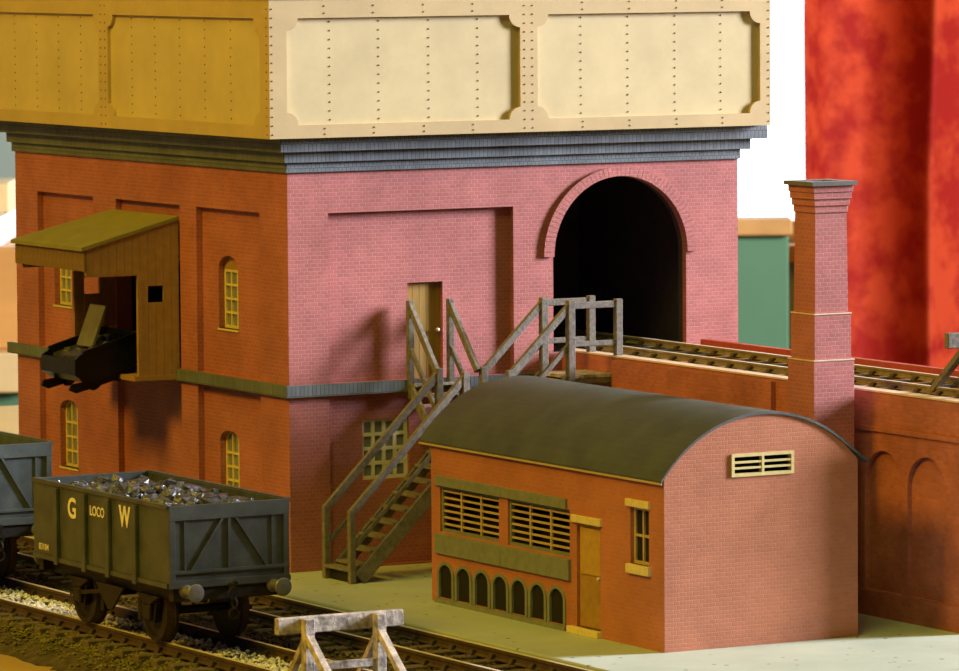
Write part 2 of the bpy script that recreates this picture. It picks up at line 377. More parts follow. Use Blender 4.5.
# ballast and grass scatter
rr = random.Random(5)
mb = MB()
for k in range(3400):
    mb.octa((rr.uniform(-74.6, -60.6), rr.uniform(-150, 140), -2.9+rr.uniform(-.5, .45)), rr.uniform(.35, .8), rr)
b_ = mb.build('ballast', 'ballast', kind='stuff'); b_['label'] = 'grey stone ballast whitened to look daylit between the rails of the nearer track'
mb = MB()
for k in range(3000):
    mb.octa((rr.uniform(-58, -22), rr.uniform(-240, 140), -3.3+rr.uniform(-.6, .4)), rr.uniform(.35, .75), rr)
b_ = mb.build('dark_ballast', 'earth', kind='stuff'); b_['label'] = 'dark earthy ballast along the track beside the yard'
mb = MB()
for k in range(7000):
    x = -77.5 - abs(rr.gauss(0, 5.5)); y = rr.uniform(-240, 140)
    if x < -93: continue
    z = -3.9 if x > -80 else -3.9-(-80-x)*.3
    mb.octa((x, y, z+rr.uniform(-.2, .5)), rr.uniform(.25, .7), rr)
for k in range(1600):
    x = rr.uniform(-56, -40); y = rr.uniform(-240, 140)
    mb.octa((x, y, -3.6+rr.uniform(-.2, .5)), rr.uniform(.25, .6), rr)
g_ = mb.build('grass_scatter', 'grass', kind='stuff'); g_['label'] = 'olive green scatter grass along the track edge'

# ---------------------------------------------------------------- railway tracks
def track(label, xc, y0, y1, ztop, slp, pitch=8.6, half=15.0, gauge=17.0, hs=1.0, side='railside'):
    t = thing('railway_track', label, 'railway track', (xc, (y0+y1)/2, ztop-3.6*hs))
    yc = (y0+y1)/2
    for sx in (-1, 1):
        x = xc+sx*gauge/2
        prof = [(x-.45, ztop-.75*hs), (x-.2, ztop-.95*hs), (x-.2, ztop-2.0*hs), (x-.75, ztop-2.3*hs), (x-.75, ztop-2.5*hs), (x+.75, ztop-2.5*hs), (x+.75, ztop-2.3*hs), (x+.2, ztop-2.0*hs), (x+.2, ztop-.95*hs), (x+.45, ztop-.75*hs), (x+.45, ztop-.1*hs), (x-.45, ztop-.1*hs)]
        rl = MB().plate(1, y0, y1, prof).build('rail', side, t)
        MB().box(x-.4, x+.4, y0, y1, ztop-.1*hs, ztop).build('rail_head', 'steel', rl)
    s0 = c0 = None; n = int((y1-y0)/pitch)
    for k in range(n):
        y = y0+pitch*(k+.5)+random.uniform(-.3, .3)
        if s0 is None:
            s0 = MB().box(xc-half, xc+half, y-1.7, y+1.7, ztop-4.2*hs, ztop-2.5*hs).build('sleeper', slp, t, bevel=.2); sy = y; s = s0
        else: s = shared(s0, t, (0, y-sy, random.uniform(-.1, .1)))
        for sx in (-1, 1):
            if c0 is None:
                mb = MB()
                for e in (-1, 1):
                    x = xc-gauge/2+e*.85
                    mb.plate(1, y-.75, y+.75, [(x-.75, ztop-2.52*hs), (x+.75, ztop-2.52*hs), (x+.45-e*.3, ztop-1.35*hs), (x-.45-e*.3, ztop-1.35*hs)])
                c0 = mb.build('rail_chair', 'railside', t); cy = y
            else: shared(c0, t, (gauge if sx > 0 else 0, y-cy, 0))
    return t
track('nearer front track with ballast under the lettered coal wagon', -67.6, -152, 145, -.5, 'sleeper')
track('overgrown track running along the edge of the grey yard', -28.6, -225, 150, -.5, 'sleeper', gauge=16.2, half=14.5)
track('raised track on the viaduct running into the arch', 91.4, -173, 60, 51.4, 'sleeper_via', gauge=17.0, half=13.4, hs=.66, side='rail_olive')

# ---------------------------------------------------------------- the coaling tower
tw = thing('coaling_tower', 'tall red brick tower with large arch, cornice and staircase door', 'tower', (62, 78, 0))
W, D = 125.4, 156.3
ZS0, ZS1, ZT = 41.8, 44.6, 95.0
RX0, RX1 = 10.8, 61.3
AX0, AX1, ASP, AT, AF = 72.4, 110.3, 72.6, 91.7, 49.2
archhole = arch(AX0, AX1, AF, ASP, AT, 32)
MB().plate(1, 0, 1.7, rect(0, W, ZS0+1, ZT), [rect(RX0, RX1, ZS1, 85.2), archhole]).build('front_brickwork', 'brick', tw)
MB().plate(1, 0, 1.7, rect(0, W, 0, ZS0+1), [rect(RX0, RX1, .4, ZS0)]).build('lower_front_brickwork', 'brick', tw)
MB().plate(1, 1.7, 3.6, rect(1.7, AX0-3, 0.2, ZT-.2), [rect(33.0, 42.6, 44.2, 67.7), rect(20.4, 33.1, 20.8, 35.5)]).build('front_panel_brickwork', 'brick', tw)
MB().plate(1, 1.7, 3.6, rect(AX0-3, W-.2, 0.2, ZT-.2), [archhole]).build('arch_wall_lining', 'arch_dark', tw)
RY = [(14.9, 49.0), (58.2, 95.0), (108.4, 142.6)]
MB().plate(0, 0, 1.7, rect(1.7, D, ZS0+1, ZT), [rect(a, b, ZS1, 85.0) for a, b in RY]).build('side_brickwork', 'brick', tw)
MB().plate(0, 0, 1.7, rect(1.7, D, 0, ZS0+1), [rect(a, b, .4, ZS0) for a, b in RY]).build('lower_side_brickwork', 'brick', tw)
WIN_S = [(29.7, 40.4, 55.8, 70.2, 73.6), (125.8, 136.2, 55.8, 70.2, 73.6), (30.0, 40.5, 14.8, 28.4, 31.0), (122.9, 133.8, 13.9, 28.8, 31.5)]
MB().plate(0, 1.7, 4.2, rect(3.6, D-.3, 0.2, ZT-.2), [arch(*w_[:5]) for w_ in WIN_S] + [rect(60, 94.9, 44.2, 71)]).build('side_panel_brickwork', 'brick', tw)
MB().box(W-3.6, W-.01, 3.6, D, 0.1, ZT-.1).build('rear_side_brickwork', 'brick', tw)
MB().box(4.2, W-3.6, D-3, D-.05, 0.1, ZT-.1).build('back_brickwork', 'brick', tw)
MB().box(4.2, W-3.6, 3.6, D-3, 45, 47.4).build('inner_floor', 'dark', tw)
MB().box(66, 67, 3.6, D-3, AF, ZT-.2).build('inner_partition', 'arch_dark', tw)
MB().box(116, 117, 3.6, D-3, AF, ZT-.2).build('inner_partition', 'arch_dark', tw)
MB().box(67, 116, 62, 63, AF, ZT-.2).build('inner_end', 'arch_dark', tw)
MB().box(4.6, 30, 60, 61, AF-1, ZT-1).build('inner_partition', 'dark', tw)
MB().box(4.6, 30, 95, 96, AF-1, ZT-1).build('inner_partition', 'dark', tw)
# string course
MB().box(-1.2, 72.0, -1.2, 0, ZS0, ZS1).build('string_course', 'blue_brick', tw)
MB().box(-1.2, 0, 0, 58.4, ZS0, ZS1).build('string_course', 'blue_brick', tw)
MB().box(-1.2, 0, 97.8, D+4, ZS0, ZS1).build('string_course', 'blue_brick', tw)
# corbelled cornice
for (o, xr, z0, z1) in ((.7, W+.4, 95.0, 97.4), (1.7, 128.2, 97.4, 100.0), (3.5, 132.0, 100.0, 103.4)):
    MB().box(-o, xr, -o, D+o, z0, z1).build('cornice_course', 'blue_brick', tw, bevel=.12)
# arch ring of brick wedges
mb = MB(); cx, R0x, R1x, n = (AX0+AX1)/2, (AX1-AX0)/2+.05, (AX1-AX0)/2+2.9, 52
rz0, rz1 = AT-ASP+.05, AT-ASP+2.4
for k in range(n):
    a0, a1 = PI*(k+.03)/n, PI*(k+.97)/n
    def pt(a, rx, rz): return (cx+rx*math.cos(a), ASP+rz*math.sin(a))
    d = -.75-random.uniform(0, .05)
    mb.plate(1, d, .2, [pt(a0, R0x, rz0), pt(a0, R1x, rz1), pt(a1, R1x, rz1), pt(a1, R0x, rz0)])
mb.build('arch_ring', 'brick', tw, kind='stuff')
# windows of the tower
def sash(ax, dep, a0, a1, b0, spring, top, cols, rows, mat='cream', bar=.55, rise=True, parent=tw, pane='glass', fr=.7):
    out = arch(a0, a1, b0, spring, top) if rise else rect(a0, a1, b0, top)
    holes = []; zt = spring if rise else top-fr
    cw = (a1-a0-2*fr-(cols-1)*bar)/cols; rh = (zt-b0-fr-(rows-1)*bar)/rows
    for i in range(cols):
        for j in range(rows):
            x = a0+fr+i*(cw+bar); z = b0+fr+j*(rh+bar); zz = z+rh
            if rise and j == rows-1:
                cx_, rx_, rz_ = (a0+a1)/2, (a1-a0)/2, top-spring
                def ht(q): return spring-fr*.6+rz_*math.sqrt(max(0, 1-((q-cx_)/rx_)**2))
                holes.append([(x, z), (x+cw, z), (x+cw, max(z+.5, ht(x+cw))), (x+cw/2, ht(x+cw/2)), (x, max(z+.5, ht(x)))])
            else: holes.append(rect(x, x+cw, z, zz))
    w_ = MB().plate(ax, dep, dep+.7, out, holes).build('window', mat, parent)
    MB().plate(ax, dep+.45, dep+.6, [(a0+(p[0]-a0)*1, p[1]) for p in out]).build('pane', pane, w_)
    return w_
for k, w_ in enumerate(WIN_S):
    if k < 2:
        sash(0, 3.3, w_[0], w_[1], w_[2], w_[3], w_[3], 3, 4, rise=False)
        MB().plate(0, 3.2, 4.1, [(w_[0], w_[3])] + arch(*w_[:5])[1:][1:] if False else [p for p in arch(*w_[:5]) if p[1] >= w_[3]-.01]).build('tympanum', 'hoodwood', tw)
    else: sash(0, 3.3, *w_[:5], 3, 4)
sash(1, 2.6, 20.4, 33.1, 20.8, 35.5, 35.5, 4, 4, 'white', bar=.85, rise=False, fr=.85)  # frame coloured paler in place of light falling on it
for w_ in WIN_S: MB().box(1.4, 3.4, w_[0]-.3, w_[1]+.3, w_[2]-.5, w_[2]).build('window_sill', 'cream', tw)
# staircase door
dr = MB()
for k in range(5): dr.box(33.1+k*1.9, 34.9+k*1.9, 3.0, 3.5, 44.3, 67.6)
dr.box(33.0, 42.6, 3.4, 3.6, 44.2, 67.7)
dr = dr.build('door', 'door', tw); dr['kind'] = 'stuff'; del dr['kind']
MB().lathe((41.5, 3.0, 56), (0, -1, 0), [(0, .25), (.5, .25), (.6, .5), (1.0, .45), (1.2, .1)], 10).build('door_knob', 'steel', dr)
MB().cyl((1.2, 80, .4), (1.2, 80, 16), .9, n=10).build('drain_pipe', 'underframe', tw)

# ---------------------------------------------------------------- water tank on the tower
tk = thing('water_tank', 'large cream riveted panel water tank on top of the brick tower', 'water tank', (62, 78, 103.4))
TX0, TX1, TY0, TY1, TZ0, TZ1 = -7.8, 130.9, -6.6, 163, 103.4, 136.2
MB().box(TX0+.9, TX1-.9, TY0+.9, TY1-.9, TZ0, TZ1-.8).build('shell', 'tank_panel', tk)
def bossed(a0, a1, b0, b1, r=3.0, n=7):
    out = []
    for cx_, cz_, st in ((a0, b0, PI/2), (a1, b0, PI), (a1, b1, 3*PI/2), (a0, b1, 0)):
        out += [(cx_+r*math.cos(st-PI/2*i/n), cz_+r*math.sin(st-PI/2*i/n)) for i in range(n+1)]
    return out
PZ0, PZ1 = 106.5, 131.6
MB().plate(1, TY0, TY0+.92, rect(TX0, TX1, TZ0, TZ1), [bossed(-3.2, 59.8, PZ0, PZ1), bossed(64.6, 127.9, PZ0, PZ1)]).build('front_frame', 'tank', tk)
MB().plate(0, TX0, TX0+.92, rect(TY0+.92, TY1, TZ0, TZ1), [bossed(-1.5, 82.0, PZ0, PZ1), bossed(87.5, 158.5, PZ0, PZ1)]).build('side_frame', 'tank', tk)
MB().plate(2, TZ1-.01, TZ1+.8, rect(TX0-.4, TX1+.4, TY0-.4, TY1+.4), [rect(TX0+3, TX1-3, TY0+3, TY1-3)]).build('rim', 'greytrim', tk)
mb = MB()
def riv(p, d): mb.lathe(p, d, [(-.05, .21), (.10, .19), (.18, .1)], 6)
yf, yp = TY0, TY0+.9
for x in (8.6, 21.7, 35.2, 48.6, 77.2, 90.4, 103.8, 117.0):
    for k in range(12): riv((x, yp, 107.6+k*2.1), (0, -1, 0))
    for z in (104.3, 105.6, 132.7, 134.4): riv((x-1.8 if x < 60 else x, yf, z), (0, -1, 0))
for x in (-7.1, 61.0, 63.2, 130.3):
    for k in range(15): riv((x, yf, 104.4+k*2.1), (0, -1, 0))
xf_, xp = TX0, TX0+.9
for y in (139.9, 126.4, 113, 99.6, 69.8, 56.6, 42.9, 29.2, 15.3):
    for k in range(12): riv((xp, y, 107.6+k*2.1), (-1, 0, 0))
for y in (-5.2, 83.5, 86):
    for k in range(15): riv((xf_, y, 104.4+k*2.1), (-1, 0, 0))
mb.build('rivets', 'rivet', tk, kind='stuff')

# ---------------------------------------------------------------- lean-to over the coal tip
ln = thing('lean_to', 'brown boarded lean-to with olive roof jutting from the tower side', 'lean-to', (-6, 78, 43.6))
HY0, HY1, HX = 59.1, 97.0, -25.3
def slope(x): return 81.4+(x/HX)*(74.8-81.4)
mb = MB(); th = .9
mb.add([(0, HY0-.5, 81.4), (0, HY1+.5, 81.4), (HX-1.2, HY1+3.6, slope(HX-1.2)), (HX-1.2, HY0-.8, slope(HX-1.2)),
        (0, HY0-.5, 81.4+th), (0, HY1+.5, 81.4+th), (HX-1.2, HY1+3.6, slope(HX-1.2)+th), (HX-1.2, HY0-.8, slope(HX-1.2)+th)],
       [(0, 1, 2, 3), (7, 6, 5, 4), (0, 3, 7, 4), (1, 5, 6, 2), (3, 2, 6, 7), (0, 4, 5, 1)])
mb.build('roof', 'hoodroof', ln)
# boards of the two side walls and the front valance, each board a piece
def side_boards(y):
    x = 0.0; nb = 12; bw = -HX/nb
    for k in range(nb):
        x0, x1 = -k*bw, -(k+1)*bw+.10
        zb = 43.2 if x0 > -10.3 else 68.5
        pts = [(x0, zb), (x0, slope(x0)), (x1, slope(x1)), (x1, zb)]
        holes = []
        if -8.6 < (x0+x1)/2 < -4.0 and zb < 50:
            lo = [(x0, zb), (x1, zb), (x1, 61.2), (x0, 61.2)]; hi = [(x0, 65.3), (x1, 65.3), (x1, slope(x1)), (x0, slope(x0))]
            MB().plate(1, y, y+.8, lo).plate(1, y, y+.8, hi).build('board', 'hoodwood', ln)
            continue
        MB().plate(1, y, y+.8, pts).build('board', 'hoodwood', ln)
side_boards(HY0); side_boards(HY1-.8)
nb = 18; bw = (HY1+3-HY0)/nb; b0 = None
for k in range(nb):
    if b0 is None: b0 = MB().box(HX-.4, HX+.4, HY0-.2, HY0-.2+bw-.1, 69.5, 74.7).build('board', 'fascia', ln)
    else: shared(b0, ln, (0, k*bw, 0))
MB().box(HX+.4, -10.4, HY0+.05, HY0+.75, 68.0, 68.7).build('lintel', 'hoodwood', ln)
MB().box(-11.2, -10.0, HY0-.1, HY0+.9, 43.2, 68.8).build('door_post', 'hoodwood', ln)
MB().box(-11.2, -10.0, HY1-.9, HY1+.1, 43.2, 68.8).build('door_post', 'hoodwood', ln)
MB().box(-12.5, 0, HY0-.6, HY1+.6, 42.0, 43.2).build('floor_plank', 'hoodwood', ln)

# tipped coal tub in the lean-to doorway
tb = thing('coal_tub', 'black steel coal tub tipped forward from the boarded lean-to', 'coal tub', (-14, 77, 43.2))
def tubxf(p):
    a = math.radians(-15); x, z = p[0], p[2]
    return Vector((-7.0 + x*math.cos(a) + z*math.sin(a)*(-1), p[1], 46.6 + x*(-math.sin(a))*(-1) + z*math.cos(a)))
mb = MB(); L, Hh, Y0, Y1 = 19.0, 8.5, 66.5, 86.5
sec = [(0, 1.5), (-1.2, Hh), (-L+1.5, Hh), (-L-1.0, Hh-1.2), (-L-.6, 3.2), (-L+2.5, .4), (-L+6, -.2), (-3, -.2)]
ins = [(-.9, 2.0), (-1.9, Hh+.02), (-L+1.9, Hh+.02), (-L-.1, Hh-1.4), (-L+.3, 3.4), (-L+3, 1.2), (-L+6.2, .7), (-3.2, .7)]
mb.plate(1, Y0, Y0+.8, sec).plate(1, Y1-.8, Y1, sec)
k = len(sec)
for i in range(k):
    if i in (1, 2): continue
    a, b = sec[i], sec[(i+1) % k]; c_, d_ = ins[i], ins[(i+1) % k]
    pts = [(p[0], y, p[1]) for y in (Y0+.7, Y1-.7) for p in (a, b, d_, c_)]
    mb.add(pts, [(0, 1, 2, 3), (7, 6, 5, 4), (0, 4, 5, 1), (1, 5, 6, 2), (2, 6, 7, 3), (3, 7, 4, 0)])
def tub_tilt(p):
    a = math.radians(16); x, z = p[0], p[2]
    return Vector((-6.5 + x*math.cos(a) + z*math.sin(a)*0.4, p[1], 45.8 + x*math.sin(a) + z*math.cos(a)))
mb.build('body', 'tubsteel', tb, xf=tub_tilt)
mb = MB()
for y in (Y0-.4, Y1-.2): mb.bar((-1, y+.3, Hh), (-L+1, y+.3, Hh), .9, .7)
mb.build('rim', 'tubsteel', tb, xf=tub_tilt)
for x in (-5, -L+7):
    for y in (Y0+2.5, Y1-2.5):
        MB().lathe((x, y-.6, -1.2), (0, 1, 0), [(0, 1.7), (.8, 1.7), (.8, 2.0), (1.2, 2.0)], 16).build('wheel', 'tubsteel', tb, xf=tub_tilt)
    MB().cyl((x, Y0+2, -1.2), (x, Y1-2, -1.2), .5, n=8).build('axle', 'tubsteel', tb, xf=tub_tilt)
MB().plate(1, Y0+1.4, Y0+2.2, [(-L+6, -2.2), (-L+1.0, -2.0), (-L-1.0, -.6), (-L-.6, .8), (-L+3, .2), (-1, -.4), (-1, -2.2)]).plate(1, Y1-2.2, Y1-1.4, [(-L+6, -2.2), (-L+1.0, -2.0), (-L-1.0, -.6), (-L-.6, .8), (-L+3, .2), (-1, -.4), (-1, -2.2)]).build('cradle', 'tubsteel', tb, xf=tub_tilt)
MB().add([(-18.5, 79.5, 50.0), (-18.5, 70.5, 50.0), (-14.6, 70.5, 60.0), (-14.6, 79.5, 60.0), (-17.9, 79.5, 49.8), (-17.9, 70.5, 49.8), (-14.0, 70.5, 59.8), (-14.0, 79.5, 59.8)],
         [(0, 1, 2, 3), (7, 6, 5, 4), (0, 4, 5, 1), (1, 5, 6, 2), (2, 6, 7, 3), (3, 7, 4, 0)]).build('tailboard', 'plate', tb)
rr = random.Random(12)
LUMPS = []
def lump(c, r, group, label, rnd):
    if len(LUMPS) < 14:
        m_ = MB().lump((0, 0, 0), r, (1.1, 1, .8), rnd)
        o = m_.build('coal_lump', 'coal', loc=None); LUMPS.append((o, r)); o.location = Vector(c)*S
        sc_ = 1
    else:
        src, r_s = rnd.choice(LUMPS); o = src.copy(); COL.objects.link(o); o.location = Vector(c)*S
        sc_ = r/r_s; o.scale = (sc_,)*3
    o.rotation_euler = (rnd.uniform(-.5, .5), rnd.uniform(-.5, .5), rnd.uniform(0, 6.28))
    tag(o, label, 'coal', group)
for k in range(14):
    p = tub_tilt((rr.uniform(-L+3, -4), rr.uniform(Y0+3, Y1-3), rr.uniform(6.0, 7.4)))
    lump(p, rr.uniform(1.2, 2.2), 'coal lumps in the tipped tub', 'black coal lump lying in the tipped tub by the lean-to', rr)
cs = MB().plate(1, Y0+1, Y1-1, [(-2, Hh-1.6), (-L+2, Hh-1.6), (-L+2.5, 2), (-3, 1.6)]).build('coal_fill', 'coal', xf=tub_tilt, kind='stuff'); cs['label'] = 'small coal filling the tipped tub'

# ---------------------------------------------------------------- timber staircase
st = thing('timber_staircase', 'grey timber staircase with handrails leading from yard to tower door and arch', 'staircase', (34, -16, 0))
def beam(name, p, q, a=1.3, b=1.5, mat='stairwood'):
    return MB().bar(p, q, a, b).build(name, mat, st, bevel=.12)
YR, YF, L1 = -13.2, -26.0, 30.5
# main flight
for y in (YR, YF):
    beam('post', (2.6, y, 0), (2.6, y, 17.4), 1.5, 1.5)
    beam('handrail', (2.4, y, 16.4), (33.2, y, 47.0), 1.2, 1.7)
    beam('mid_rail', (2.6, y, 7.8), (33.2, y, 38.2), .8, 1.0)
    beam('stringer', (4.6, y, .9), (34, y, 30.0), 1.0, 3.6)
    beam('newel_post', (33.2, y, 0), (33.2, y, 48.2), 1.6, 1.6)
MB().box(1.6, 6.0, YF+.5, YR-.5, 2.7, 3.4).build('bottom_step', 'stairwood', st, bevel=.15)
MB().box(3.2, 3.8, YF+.5, YR-.5, 0, 2.7).build('riser', 'underframe', st)
nt = 9
for k in range(1, nt+1):
    x = 3.6+(30.5/ (nt+1))*k; z = 3.05*k+1.0
    MB().box(x-1.9, x+1.9, YF+.4, YR-.4, z-.35, z+.35).build('tread', 'stairwood', st, bevel=.1)
# middle landing
for k in range(6):
    MB().box(33+k*2.15, 35.0+k*2.15, YF-.3, YR+.3, L1-.8, L1).build('plank', 'stairwood', st)
for y in (YR, YF): beam('newel_post', (45.3, y, 0), (45.3, y, 48.0), 1.6, 1.6)
# flight up to the door
for x in (32.2, 43.2):
    beam('handrail', (x, -.6, 62.6), (x+.6, YR, 47.0), 1.2, 1.7)
    beam('mid_rail', (x, -.6, 52.6), (x+.6, YR, 37.4), .9, 1.2)
    beam('stringer', (x, -.4, 43.2), (x+.4, YR, 29.8), .9, 2.4)
    beam('post', (x, -.9, 40), (x, -.9, 63.6), 1.5, 1.5)
for k in range(6):
    z = 31.6+2.35*k; y = YR+1.1+2.05*k
    MB().box(32.6, 43.2, y-1.0, y+1.0, z-.3, z+.3).build('tread', 'palewood', st)
# flight up to the arch
for y in (YR, YF):
    beam('handrail', (45.3, y, 46.8), (61.9, y, 62.7), 1.2, 1.7)
    beam('mid_rail', (45.3, y, 37.4), (61.9, y, 53.6), .9, 1.2)
    beam('stringer', (45, y, 30), (61.6, y, 45.4), 1.0, 2.6)
    beam('post', (62.0, y, 0), (62.0, y, 63.9), 1.8, 1.8)
    beam('top_rail', (62.0, y, 62.6), (76.2, y, 62.6), 1.1, 1.6)
    beam('mid_rail', (62.0, y, 53.4), (76.2, y, 53.4), .9, 1.3)
    beam('post', (75.2, y, 47.8), (75.2, y, 63.8), 1.6, 1.8)
for k in range(6):
    x = 46.6+2.55*k; z = 32.6+2.4*k
    MB().box(x-1.2, x+1.2, YF+.4, YR-.4, z-.3, z+.3).build('tread', 'palewood', st)
for k in range(6):
    MB().box(61.4+k*2.05, 63.3+k*2.05, YF-.6, YR+.6, 45.2, 46.0).build('plank', 'palewood', st)
for y in (YR, YF): beam('joist', (61.5, y, 44.5), (73.4, y, 44.5), 1.0, 1.3)

# ---------------------------------------------------------------- brick viaduct
VX0, VX1, VY0, VY1, VZ = 74.0, 109.0, -173.8, -1.4, 50.2
va = thing('viaduct', 'low brick viaduct carrying the raised track out of the arch', 'viaduct', (91, -89, 0))
nich = [arch(-151.4+16.8*k-14.6, -151.4+16.8*k, 5.8, 30.0, 37.0, 16) for k in (0, 1, 2)]
MB().plate(0, VX0, VX0+1.1, rect(VY0, VY1, 0, VZ-.4), nich).build('face_brickwork', 'brick_via', va)
MB().box(VX0+1.1, VX0+3.4, VY0+.02, VY1, 0, VZ-.4).build('niche_brickwork', 'brick_via', va)
MB().box(VX0-.5, VX0, VY0, -99, 41.2, 42.2).build('string_course', 'brick_via', va)
MB().box(VX0-.4, VX0, VY0, -99, 0, 5.6).build('plinth', 'brick_via', va)
MB().box(VX0-1.3, VX0, -98, -27, 38, 49.2).build('thick_wall', 'brick_via', va)
MB().box(VX1-2, VX1, VY0, VY1, 0, VZ-.4).build('rear_brickwork', 'brick_via', va)
MB().box(VX0+3.4, VX1-2, VY0+.02, VY0+2, 0, 46.9).build('end_brickwork', 'brick_via', va)
MB().box(VX0+3.4, VX1-2, VY0+.02, VY1, 46.2, 47.4).build('deck', 'viadeck', va)
MB().box(VX0-.2, VX0+3.5, VY0, VY1, VZ-.4, VZ).build('coping', 'coping', va)
MB().box(VX1-1, VX1+1, VY0+.02, VY1-9, VZ-.4, 51.6).build('parapet', 'redstrip', va)
MB().box(VX0+3.6, VX1-2.2, VY0+.1, VY1, 47.4, 49.35).build('trackbed', 'viadeck', va)

# ---------------------------------------------------------------- engine hut with curved roof
ht = thing('brick_hut', 'long low brick hut with dark barrel roof, louvres and seven small arches', 'hut', (28, -111, 0))
HX0, HX1, HYa, HYb = 4.1, 52.7, -164.0, -62.2
ZE, ZA, ZR = 37.0, 49.2, 38.4
# circle through (HX0,ZE) (29,ZA) (HX1,ZR)
def circ(p, q, r):
    ax_, ay = p; bx, by = q; cx_, cy_ = r
    d = 2*(ax_*(by-cy_)+bx*(cy_-ay)+cx_*(ay-by))
    ux = ((ax_**2+ay**2)*(by-cy_)+(bx**2+by**2)*(cy_-ay)+(cx_**2+cy_**2)*(ay-by))/d
    uy = ((ax_**2+ay**2)*(cx_-bx)+(bx**2+by**2)*(ax_-cx_)+(cx_**2+cy_**2)*(bx-ax_))/d
    return ux, uy, math.hypot(ax_-ux, ay-uy)
ccx, ccz, crr = circ((HX0, ZE), (29.4, ZA), (HX1, ZR))
def arcz(x, dr=0): return ccz+math.sqrt(max(0, (crr+dr)**2-(x-ccx)**2))
LV = [(-93.4, -66.3), (-124.6, -97.4)]
DRY = (-137.6, -127.6)
WNY = (-157.8, -150.2)
AC = [-68.9-8.35*k for k in range(7)]
holes = [rect(a, b, 16.2, 26.6) for a, b in LV] + [rect(*DRY, 1.5, 24.2), rect(*WNY, 17.6, 29.8)] + [arch(c_-3.1, c_+3.1, 1.2, 6.4, 8.9, 10) for c_ in AC]
MB().plate(0, HX0, HX0+1.6, rect(HYa+1.6, HYb-1.6, 0, ZE-.1), holes).build('front_brickwork', 'brick_hut', ht)
MB().box(HX1-1.6, HX1, HYa+.01, HYb-.01, 0, ZR-.3).build('back_brickwork', 'brick_hut', ht)
gab = [(HX0+.02, 0), (HX1-.02, 0)] + [(HX1-.02-(HX1-HX0-.04)*i/24, arcz(HX1-.02-(HX1-HX0-.04)*i/24, -.05)) for i in range(25)]
MB().plate(1, HYa, HYa+1.6, gab, [rect(21.2, 35.8, 36.6, 40.7)]).build('gable_brickwork', 'brick_hut', ht)
MB().plate(1, HYb-1.6, HYb, gab).build('gable_brickwork', 'brick_hut', ht)
MB().box(HX0+8, HX0+9, HYa+1.6, HYb-1.6, 0, 34).build('inner_wall', 'dark', ht)
MB().box(HX0+12, HX1-9, HYa+4, HYa+5, 30, 42).build('inner_wall', 'dark', ht)
# curved roof sheet
xs = [HX0-.9+(55.4-HX0+.9)*i/36 for i in range(37)]
def roofz(x):
    z = arcz(x)
    return z if x < 44 else max(z, arcz(44)+(x-44)*(37.4-arcz(44))/(55.4-44))
lo = [(x, roofz(x)) for x in xs]; hi = [(x, roofz(x)+.6) for x in reversed(xs)]
MB().plate(1, HYa-.4, HYb+4.0, lo+hi).build('roof', 'felt', ht, smooth=False)
MB().box(HX0-1.0, HX0-.75, HYa-.4, HYb+4.0, arcz(HX0-.9)-.25, arcz(HX0-.9)+.2).build('eave_strip', 'slat', ht)
# louvred windows
for a, b in LV:
    n_col, n_row = 3, 6
    fr = MB().plate(0, HX0+.5, HX0+1.4, rect(a, b, 16.2, 26.6), [rect(a+.7, b-.7, 16.9, 25.9)]).build('louvre_frame', 'greytrim', ht)
    for k in range(1, n_col):
        y = a+(b-a)*k/n_col; MB().box(HX0+.5, HX0+1.0, y-.3, y+.3, 16.9, 25.9).build('mullion', 'slat', fr)
    for k in range(n_row):
        z = 17.75+k*1.5
        MB().add([(HX0+.6, a+.7, z), (HX0+.6, b-.7, z), (HX0+1.0, b-.7, z+.1), (HX0+1.0, a+.7, z+.1), (HX0+.6, a+.7, z+.36), (HX0+.6, b-.7, z+.36), (HX0+1.0, b-.7, z+.44), (HX0+1.0, a+.7, z+.44)],
                 [(0, 1, 2, 3), (7, 6, 5, 4), (0, 4, 5, 1), (1, 5, 6, 2), (2, 6, 7, 3), (3, 7, 4, 0)]).build('slat', 'slat', fr)
for a, b in ((-94.9, -64.8), (-123.6, -95.0)):
    MB().box(HX0-.6, HX0+.1, a, b, 26.6, 28.9).build('lintel', 'greytrim', ht, bevel=.1)
    MB().box(HX0-.8, HX0+.1, a-(1.5 if a < -100 else 0), b, 11.2, 15.8).build('apron', 'greytrim', ht, bevel=.1)
# seven arched vents along the foot
for c_ in AC:
    va_ = MB().plate(0, HX0-.3, HX0+.5, arch(c_-3.9, c_+3.9, .9, 6.2, 9.5, 14), [arch(c_-2.95, c_+2.95, 1.1, 6.4, 8.8, 12)]).build('vent_arch', 'greytrim', ht)
    MB().plate(0, HX0+.3, HX0+.5, arch(c_-2.95, c_+2.95, 1.1, 6.4, 8.8, 12)).build('vent_back', 'dark', va_)  # near-black sheet painted as the shade inside the vent
MB().box(HX0-.9, HX0+.1, -123.6, -64.9, 0, 1.0).build('vent_base', 'greytrim', ht)
